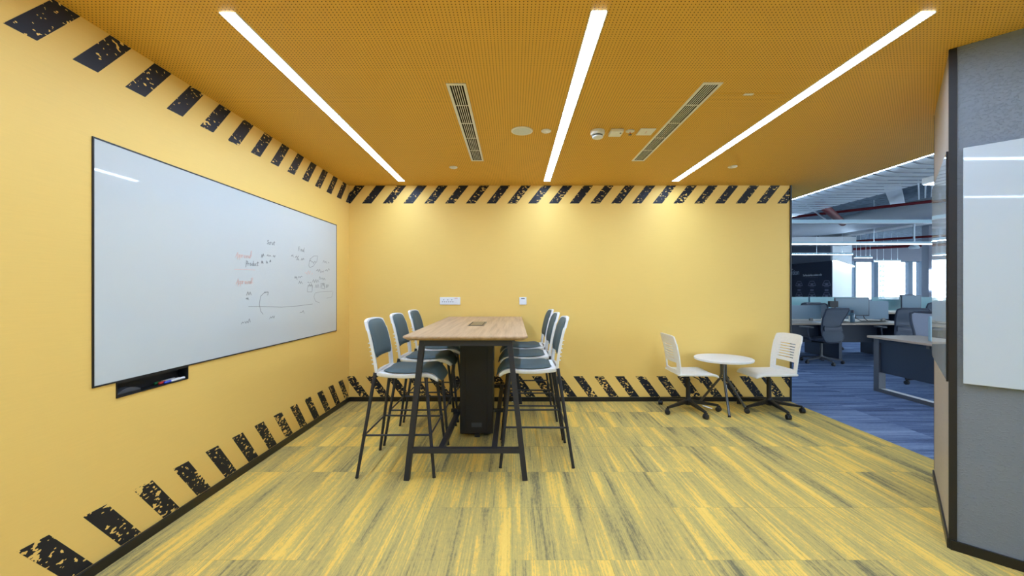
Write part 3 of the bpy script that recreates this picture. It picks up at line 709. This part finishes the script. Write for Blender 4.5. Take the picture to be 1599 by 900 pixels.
struct(ws.build('wall_south', 'greywall', smooth=False))
wf = MB().box(15.6, 24, 19.0, 19.2, 0, 0.85); wf.box(15.6, 24, 19.0, 19.2, 2.68, ZS)
struct(wf.build('wall_far', 'greywall', smooth=False))
we = MB().box(22.0, 22.2, YB, 19, 0, 0.85); we.box(22.0, 22.2, YB, 19, 2.68, ZS)
struct(we.build('wall_east', 'greywall', smooth=False))
def window(n, x0, x1, y0, y1, horizontal):
    o = struct(empty('window_%d' % n)); z0, z1 = 0.85, 2.68
    if horizontal:
        MB().box(x0+0.05, x1-0.05, y0+0.09, y0+0.10, z0+0.04, z1-0.04).build('pane', 'pane', o, smooth=False)
        for x in (x0, x1): MB().box(x-0.05, x+0.05, y0, y0+0.16, z0, z1).build('mullion', 'mullion', o, smooth=False)
        for z in (z0, z1-0.05): MB().box(x0+0.05, x1-0.05, y0+0.02, y0+0.14, z, z+0.05).build('window_rail', 'mullion', o, smooth=False)
    else:
        MB().box(x0+0.09, x0+0.10, y0+0.05, y1-0.05, z0+0.04, z1-0.04).build('pane', 'pane', o, smooth=False)
        for y in (y0, y1): MB().box(x0, x0+0.16, y-0.06, y+0.06, z0, z1).build('mullion', 'mullion', o, smooth=False)
        for z in (z0, z1-0.05): MB().box(x0+0.02, x0+0.14, y0+0.06, y1-0.06, z, z+0.05).build('window_rail', 'mullion', o, smooth=False)
wx = [15.85, 16.88, 18.48, 18.98, 20.5, 21.95]
for i in range(5): window(i+1, wx[i]+0.0, wx[i+1]-0.101, 19.02, 0, True)
wy = [YB+0.2+i*3.2 for i in range(8)]
for i in range(7): window(i+6, 22.02, 0, wy[i], wy[i+1]-0.13, False)
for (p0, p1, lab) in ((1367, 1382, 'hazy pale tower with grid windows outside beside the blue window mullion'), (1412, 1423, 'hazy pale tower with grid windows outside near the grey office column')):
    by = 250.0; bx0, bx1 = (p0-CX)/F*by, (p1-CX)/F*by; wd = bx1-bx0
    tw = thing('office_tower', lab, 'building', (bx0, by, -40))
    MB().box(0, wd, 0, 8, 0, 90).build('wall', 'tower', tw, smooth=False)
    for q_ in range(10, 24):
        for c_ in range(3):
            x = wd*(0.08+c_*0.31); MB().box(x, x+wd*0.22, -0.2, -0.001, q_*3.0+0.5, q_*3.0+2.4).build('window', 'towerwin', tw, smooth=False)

# mural lettering and icons on the navy wall, facing -X
MX = Matrix(((0, 0, -1, 0), (-1, 0, 0, 0), (0, 1, 0, 0), (0, 0, 0, 1)))
def text(s, y, z, size, m, parent, align='LEFT', sx=1.0, name='lettering'):
    cu = bpy.data.curves.new('t', 'FONT'); cu.body = s; cu.size = size; cu.align_x = align; cu.extrude = 0.002
    tmp = bpy.data.objects.new('t', cu); COL.objects.link(tmp); dg = bpy.context.evaluated_depsgraph_get(); dg.update()
    me = bpy.data.meshes.new_from_object(tmp.evaluated_get(dg)); bpy.data.objects.remove(tmp); me.materials.clear(); me.materials.append(M[m])
    o = bpy.data.objects.new(name, me); COL.objects.link(o); o.parent = parent
    o.matrix_local = Matrix.Translation((11.645, y, z)) @ MX @ Matrix.Diagonal((sx, 1, 1, 1)); return o
text('The', 17.28, 2.17, 0.13, 'print', mw); text('evolution', 16.71, 1.97, 0.30, 'printblue', mw, 'RIGHT', 0.85)
text('The Mercedes-Benz evolution so far', 16.50, 1.89, 0.115, 'print', mw, 'LEFT', 0.60)
for z in (1.815,): text('- --- ---------- ---- --', 16.42, z, 0.08, 'printgrey', mw, 'LEFT', 1.2, 'fine_print')
for iy, y in enumerate((17.45, 16.72, 16.00, 15.25)):
    for z in (1.57, 1.13):
        ic = MB()
        def L(a, b, wdt=0.018):
            ic.bar((11.644, y-a[0], z+a[1]), (11.644, y-b[0], z+b[1]), 0.004, wdt, (0, 0.3, 1))
        L((-.10, .12), (.10, .12)); L((-.16, .03), (-.10, .12)); L((.16, .03), (.10, .12)); L((-.17, .03), (.17, .03)); L((-.20, -.05), (.20, -.05), .03)
        L((-.20, -.05), (-.17, .03)); L((.20, -.05), (.17, .03)); L((-.12, -.10), (.12, -.10)); L((-.06, -.01), (.06, -.01), .05)
        ic.build('car_icon', 'printgrey', mw, smooth=False)
        if z > 1.3:
            MB().box(11.643, 11.6465, y-0.09, y+0.09, z-0.26, z-0.20).build('caption', 'printgrey', mw, smooth=False)
# column with vertical light
struct(MB().box(14.18, 14.42, 14.0, 14.24, 0, ZS).build('wall_column', 'greywall', smooth=False))
cl = thing('column_light', 'bright vertical light panel on the grey office column', 'light', (14.30, 13.998, 1.36))
MB().box(-0.10, 0.0, -0.03, 0, 0, 0.66).build('diffuser', 'ledoff', cl); MB().box(0.0, 0.07, -0.035, 0, 0, 0.66).build('housing', 'navypanel', cl)

# suspended lights
def pendant(x0, x1, y, z, label, lit=True, wires=()):
    t = thing('pendant_light', label, 'light', ((x0+x1)/2, y, z), 0, 'suspended linear office lights'); hx = (x1-x0)/2
    MB().box(-hx, hx, -0.035, 0.035, 0.006, 0.062).build('housing', 'alu', t, smooth=False)
    MB().box(-hx+0.01, hx-0.01, -0.028, 0.028, 0.0, 0.0055).build('diffuser', 'ledoff' if lit else 'white', t, smooth=False)
    MB().box(-hx+0.01, hx-0.01, -0.022, 0.022, 0.0622, 0.0624).build('uplight_diffuser', 'ledup', t, smooth=False)
    for f in (wires or (-0.8, -0.3, 0.3, 0.8)):
        MB().tube((f*hx, 0, 0.067), (f*hx, 0, ZS-z-0.001), 0.006, n=6).build('suspension_wire', 'tray', t)
pendant(3.9+0.2, 9.2, 7.16, 2.52, 'long suspended linear light nearest the slatted ceiling', lit=False, wires=(-0.9, 0.9))
pendant(5.4, 11.3, 10.0, 2.47, 'long suspended linear light above the middle desks', wires=(-0.7, 0.15, 0.8))
pendant(7.5, 10.75, 13.0, 2.47, 'suspended linear light before the navy mural wall')
pendant(11.9, 12.5, 14.3, 2.46, 'short suspended linear light near the angled white wall')
pendant(6.2, 12.0, 4.3, 2.50, 'added long suspended fill light, out of view over the panelled desk')  # added out of view to brighten the office floor
pendant(6.9, 12.0, 1.4, 2.50, 'added long suspended fill light, hidden behind the grey wall')  # second unseen fill, added for more light on the office carpet
pendant(14.0, 15.0, 15.9, 2.45, 'suspended linear light in front of the far windows')

# services in the open ceiling
def pipe(name, label, cat, pts, r, m, group=None, n=12):
    o = MB().path(pts, r, n).build(name, m); return tag(o, label, cat, group)
GP = 'red sprinkler pipes'
pipe('sprinkler_pipe', 'long thin red sprinkler pipe crossing nearest the slatted ceiling', 'pipe', [(4.9, 10.9, 3.0), (9.4, 5.63, 3.0)], 0.028, 'red', GP)
pipe('sprinkler_pipe', 'thin red sprinkler pipe in the middle of the open ceiling', 'pipe', [(9.8, 15.2, 2.97), (13.4, 11.6, 2.97)], 0.035, 'red', GP)
pipe('sprinkler_pipe', 'thin red sprinkler pipe before the far windows', 'pipe', [(13.5, 16.3, 2.97), (16.6, 13.2, 2.97)], 0.05, 'red', GP)
pipe('main_pipe', 'thick dark red fire main sloping away beside the slatted ceiling', 'pipe', [(5.3, 7.1, 2.87), (7.35, 9.15, 2.85)], 0.07, 'red')
pipe('conduit', 'thin white conduit alongside the thick red main', 'pipe', [(5.16, 7.24, 2.87), (7.2, 9.28, 2.85)], 0.016, 'tray')
pipe('air_duct', 'big round grey air duct with an elbow in the open ceiling', 'duct',
     [(8.25, 7.6, 2.98), (8.25, 9.6, 2.98), (8.2, 10.3, 2.98), (7.9, 10.8, 2.98), (7.4, 11.05, 2.98), (6.8, 11.1, 2.98), (4.2, 11.1, 2.98)], 0.21, 'duct', n=24)
tag(MB().bar((7.3, 7.9, 3.36), (9.6, 10.2, 3.36), 0.24, 0.06).build('flat_duct', 'tray'), 'flat pale rectangular duct running diagonally under the concrete', 'duct')
for i in range(4):
    o = 0.07*i
    pipe('conduit', 'thin white conduit in the row of four under the concrete', 'pipe', [(7.75+o, 7.85-o, 3.45), (10.4+o, 10.5-o, 3.45)], 0.014, 'tray', 'row of four white conduits', 8)
tag(MB().bar((9.15, 4.0, 3.12), (9.15, 12.5, 3.12), 0.22, 0.05).build('cable_tray', 'tray'), 'long pale cable tray above the round duct', 'cable tray')
tag(MB().bar((11.0, 8.0, 3.25), (11.0, 14.5, 3.25), 0.4, 0.25).build('rectangular_duct', 'duct'), 'rectangular grey duct further back in the open ceiling', 'duct')
tag(MB().bar((5.0, 13.5, 2.95), (11.1, 13.5, 2.95), 0.45, 0.25).build('rectangular_duct', 'duct'), 'rectangular grey duct crossing before the mural wall', 'duct')
for i, (x, y, z, L, w_) in enumerate(((9.9, 11.4, 3.45, 2.2, 0.16), (11.6, 13.0, 3.45, 2.0, 0.16))):
    tag(MB().bar((x, y, z), (x+L*0.7, y+L*0.7, z), w_, 0.05).build('cable_ladder', 'tray'), 'short pale cable ladder running diagonally, %s' % ('between the two middle red pipes', 'before the far red pipe')[i], 'cable tray')
for i, (x0, y0, x1, y1, z) in enumerate(((5.6, 9.9, 8.0, 12.3, 3.25), (6.6, 10.2, 7.9, 11.5, 3.4))):
    pipe('conduit', 'thin white conduit beyond the thick red main, %s' % ('longer one', 'shorter one')[i], 'pipe', [(x0, y0, z), (x1, y1, z)], 0.03, 'tray', 'white conduits beyond the main', 8)
pj = thing('ceiling_projector', 'small pale device on a drop pole above the far desks', 'projector', (10.75, 11.0, ZS))
MB().tube((0, 0, 0), (0, 0, -1.0), 0.02, n=8).build('pole', 'tray', pj); MB().lathe([(0.10, -1.09), (0.12, -1.05), (0.08, -1.0)], 18).build('body', 'tray', pj)

# ------------------------------------------------------------------ office furniture
def mesh_chair(label, loc, rz, backmat='meshback', arms=True):
    t = thing('office_chair', label, 'chair', loc, rz, 'office task chairs')
    star_base(t, 'frame' if backmat == 'meshback' else 'blackpl', 0.33, 0.10, 20)
    MB().tube((0, 0, 0.12), (0, 0, 0.40), 0.022, n=12).build('gas_lift', 'metal', t)
    MB().box(-0.12, 0.12, -0.09, 0.09, 0.38, 0.42).build('mechanism', 'blackpl', t, 0.006)
    MB().sheet(8, 8, lambda u, v: Vector((lerp(-0.22, 0.25, v), sq(u)*0.24*(1-0.12*(2*v-1)**4), 0.485-0.03*max(0, v-0.7)-0.012*(1-sq(u)**2))),
               lambda u, v: Vector((lerp(-0.21, 0.235, v), sq(u)*0.225*(1-0.12*(2*v-1)**4), 0.42))).build('seat', 'chairdark', t, sub=1)
    def tab(T, z):
        for (a, p), (b, q) in zip(T, T[1:]):
            if z <= b: return lerp(p, q, max(0, (z-a)/(b-a)))
        return T[-1][1]
    hwid = lambda z: tab([(0.42, 0.15), (0.47, 0.205), (0.54, 0.222), (0.61, 0.205), (0.68, 0.192), (0.76, 0.205), (0.85, 0.228), (0.94, 0.242), (1.03, 0.240)], z)
    xb = lambda z: tab([(0.42, -0.25), (0.50, -0.255), (0.58, -0.225), (0.66, -0.20), (0.74, -0.215), (0.82, -0.245), (0.92, -0.295), (1.03, -0.345)], z)
    zz = [0.43, 0.465, 0.50, 0.54, 0.58, 0.62, 0.66, 0.70, 0.75, 0.80, 0.86, 0.92, 0.97, 1.005]
    left = [Vector((xb(z)+0.02, -hwid(z), z)) for z in zz]; right = [Vector((xb(z)+0.02, hwid(z), z)) for z in zz]
    topc = [Vector((xb(1.02), hwid(1.0)*f, 1.025)) for f in (-0.85, -0.4, 0.0, 0.4, 0.85)]; botc = [Vector((xb(0.42), hwid(0.43)*f, 0.415)) for f in (0.8, 0.3, -0.3, -0.8)]
    MB().path(left+topc+right[::-1]+botc, 0.017, 8, True).build('back_frame', 'chairdark', t)
    def bs(u, v, d):
        z = lerp(0.43, 1.015, v); return Vector((xb(z)+0.015-0.02*(1-sq(u)**2)+d, sq(u)*(hwid(z)-0.004), z))
    MB().sheet(8, 14, lambda u, v: bs(u, v, 0.0), lambda u, v: bs(u, v, -0.006 if backmat == 'meshback' else -0.03)).build('backrest', backmat, t)
    def lb(u, v, d):
        z = lerp(0.60, 0.69, v); return Vector((xb(z)-0.01-0.02*(1-sq(u)**2)+d, sq(u)*(hwid(z)-0.01), z+0.02*sq(u)**2))
    MB().sheet(8, 3, lambda u, v: lb(u, v, -0.004), lambda u, v: lb(u, v, -0.018)).build('lumbar_band', 'chairdark', t)
    if arms:
        for sg in (-1, 1):
            a = MB().path([(-0.05, sg*0.20, 0.43), (-0.04, sg*0.29, 0.45), (-0.02, sg*0.305, 0.52), (0.0, sg*0.305, 0.66)], 0.014, 8).build('arm_post', 'chairdark', t)
            MB().box(-0.10, 0.15, sg*0.305-0.04, sg*0.305+0.04, 0.66, 0.685).build('arm_pad', 'frame', a, 0.008)
    return t
def bench(label, x0, x1, y0, y1, z=0.725, legx=(), along='X', leg_in=0.2):
    t = thing('bench_desk', label, 'desk', ((x0+x1)/2, (y0+y1)/2, 0)); cx, cy = (x0+x1)/2, (y0+y1)/2
    MB().box(x0-cx, x1-cx, y0-cy, y1-cy, z-0.028, z).build('tabletop', 'deskwood', t, 0.003)
    for lx in legx:
        MB().box(lx-cx-0.03, lx-cx+0.03, y0-cy+leg_in, y1-cy-leg_in, 0.0, z-0.029).build('leg_panel', 'navypanel', t, 0.003)
    if legx:
        for a, b in zip(legx, legx[1:]):
            MB().box(a-cx+0.031, b-cx-0.031, (y1-y0)*0.05-0.012, (y1-y0)*0.05+0.012, 0.27, z-0.029).build('modesty_panel', 'navypanel', t)
    return t
bench('long bench desk with monitor behind the dark mesh chair', 4.0, 7.75, 7.75, 9.2, 0.725, (4.1, 6.38, 7.6), leg_in=0.25)
bench('far bench desk with teal glass dividers below the navy mural', 6.9, 13.2, 11.2, 12.6, 0.725, (7.0, 9.0, 11.0, 13.1))
bench('farthest bench desk near the windows', 12.9, 17.6, 14.5, 15.7, 0.725, (13.0, 15.2, 17.5))
def divider(label, x0, x1, y, z0, z1, m):
    t = thing('desk_divider', label, 'divider', ((x0+x1)/2, y, z0), 0, 'desk dividers'); hx = (x1-x0)/2
    MB().box(-hx, hx, -0.008, 0.008, 0.03, z1-z0).build('panel', m, t, smooth=False)
    for f in (-0.8, 0.8): MB().box(f*hx-0.03, f*hx+0.03, -0.02, 0.02, 0, 0.05).build('clamp', 'metal', t)
divider('blue-grey desk divider behind the dark mesh chair', 4.3, 6.35, 8.47, 0.7255, 1.04, 'bluescreen')
divider('blue-grey desk divider behind the monitor', 6.66, 7.74, 8.47, 0.7255, 1.13, 'bluescreen')
for i, (a, b, lb) in enumerate(((7.0, 8.55, 'teal glass desk divider next to the yellow wall'), (8.6, 10.3, 'teal glass desk divider below the mural lettering'), (10.4, 13.1, 'teal glass desk divider below the far windows'))):
    divider(lb, a, b, 11.9, 0.7255, 1.15, 'tealglass')
mesh_chair('dark mesh back office chair at the bench desk by the yellow wall', (5.72, 7.62, 0), pi/2+0.20)
mesh_chair('dark mesh back office chair at the bench desk beyond the pale desk end', (7.12, 7.55, 0), pi/2-0.18)
mesh_chair('light grey knit back office chair behind the dark panelled desk', (5.98, 5.85, 0), pi+0.75, 'chairgrey')
mesh_chair('office chair on the far side of the bench desk with the monitor', (7.3, 9.55, 0), -pi/2)
for i, (x, y, r, lb) in enumerate(((7.55, 10.7, pi/2, 'office chair before the teal divider next to the yellow wall'), (9.0, 10.75, pi/2+0.2, 'office chair before the teal divider below the mural lettering'),
        (10.75, 10.7, pi/2, 'office chair before the teal divider below the far windows'), (9.6, 13.1, -pi/2, 'office chair on the mural side of the far desk'), (13.6, 14.05, pi/2, 'office chair at the farthest desk'))):
    mesh_chair(lb, (x, y, 0), r, arms=i != 3)
def monitor(label, x, y, z, w_, h_, rz, cables=False):
    t = thing('monitor', label, 'monitor', (x, y, z+0.0005), rz)
    MB().box(-w_/2, w_/2, -0.012, 0.018, 0.115, 0.115+h_).build('housing', 'chairdark', t, 0.003)
    MB().box(-w_/2+0.014, w_/2-0.014, -0.0145, -0.0125, 0.131, 0.101+h_).build('screen', 'screen', t, smooth=False)
    MB().bar((0, 0.035, 0.01), (0, 0.03, 0.3), 0.06, 0.02).build('stand', 'offwhite', t)
    MB().box(-0.10, 0.10, -0.06, 0.10, 0.0, 0.012).build('foot', 'offwhite', t, 0.003)
    if cables: MB().path([(0.06, 0.03, 0.16), (0.1, 0.03, 0.06), (0.2, 0.03, 0.012), (0.5, 0.02, 0.012)], 0.007, 6).path([(0.22, 0.03, 0.15), (0.25, 0.02, 0.06), (0.3, 0.0, 0.012), (0.62, 0.0, 0.012)], 0.007, 6).build('cable', 'blackpl', t)
monitor('blank blue-grey monitor standing on the bench desk beside a water bottle', 6.78, 8.22, 0.725, 0.63, 0.36, -0.12, True)
monitor('dark monitor on the far desk near the angled white wall', 8.85, 12.25, 0.725, 0.42, 0.30, 0.1)
monitor('dark monitor on the far desk before the window mullion', 11.2, 11.55, 0.725, 0.55, 0.36, 0)
monitor('blank monitor on the farthest desk by the grey column', 14.4, 15.0, 0.725, 0.55, 0.34, 0)
ph = thing('desk_phone', 'black desk device beside the monitor on the bench desk', 'phone', (6.40, 8.22, 0.7255), -0.2)
MB().box(-0.015, 0.015, -0.015, 0.015, 0, 0.34).build('stand', 'metal', ph); MB().box(-0.075, 0.075, -0.05, 0.03, 0.29, 0.41).build('body', 'blackpl', ph, 0.006)
bo = thing('water_bottle', 'dark blue water bottle standing before the monitor', 'bottle', (6.58, 7.96, 0.7255))
MB().lathe([(0.034, 0), (0.037, 0.01), (0.037, 0.15), (0.026, 0.185), (0.022, 0.19)], 20).build('body', 'screen', bo); MB().lathe([(0.027, 0.191), (0.027, 0.235), (0.02, 0.24)], 18).build('cap', 'chairdark', bo)
tag(MB().box(5.94, 6.20, 7.95, 8.25, 0.7255, 0.728).build('paper_sheet', 'white', smooth=False), 'white paper sheet on the bench desk beside the dark mesh chair', 'paper')
# near desk, long side along Y
nd = thing('panelled_desk', 'pale-topped desk with dark modesty panel and loop leg beside the grey wall', 'desk', (5.15, 4.2, 0))
MB().box(-0.35, 0.35, -1.35, 1.37, 0.716, 0.744).build('tabletop', 'deskwood', nd, 0.004)
lp = MB().box(-0.275, -0.185, 1.27, 1.35, 0.046, 0.715).build('leg_post', 'frame', nd)
MB().box(-0.275, -0.175, -1.33, 1.35, 0.0, 0.045).build('foot_beam', 'frame', nd)
MB().box(-0.262, -0.190, -1.3, 1.25, 0.0455, 0.048).build('foot_reflection', 'white', nd)  # white strip paints the ceiling light reflected on the beam top
MB().box(-0.275, -0.215, -1.33, 1.269, 0.66, 0.715).build('top_beam', 'navypanel', nd)
MB().box(-0.25, -0.235, -1.3, 1.269, 0.26, 0.659).build('modesty_panel', 'navypanel', nd)
MB().box(0.215, 0.275, -1.33, -1.25, 0.0, 0.715).build('leg_post', 'frame', nd)
MB().box(-0.36, -0.345, 0.52, 0.56, 0.68, 0.712).build('clip', 'metal', nd)
dv = thing('desk_divider', 'pale blue divider standing across the panelled desk', 'divider', (5.24, 4.93, 0.7445))
MB().box(-0.24, 0.24, -0.016, 0.016, 0, 0.30).build('panel', 'glassrim', dv, 0.006)
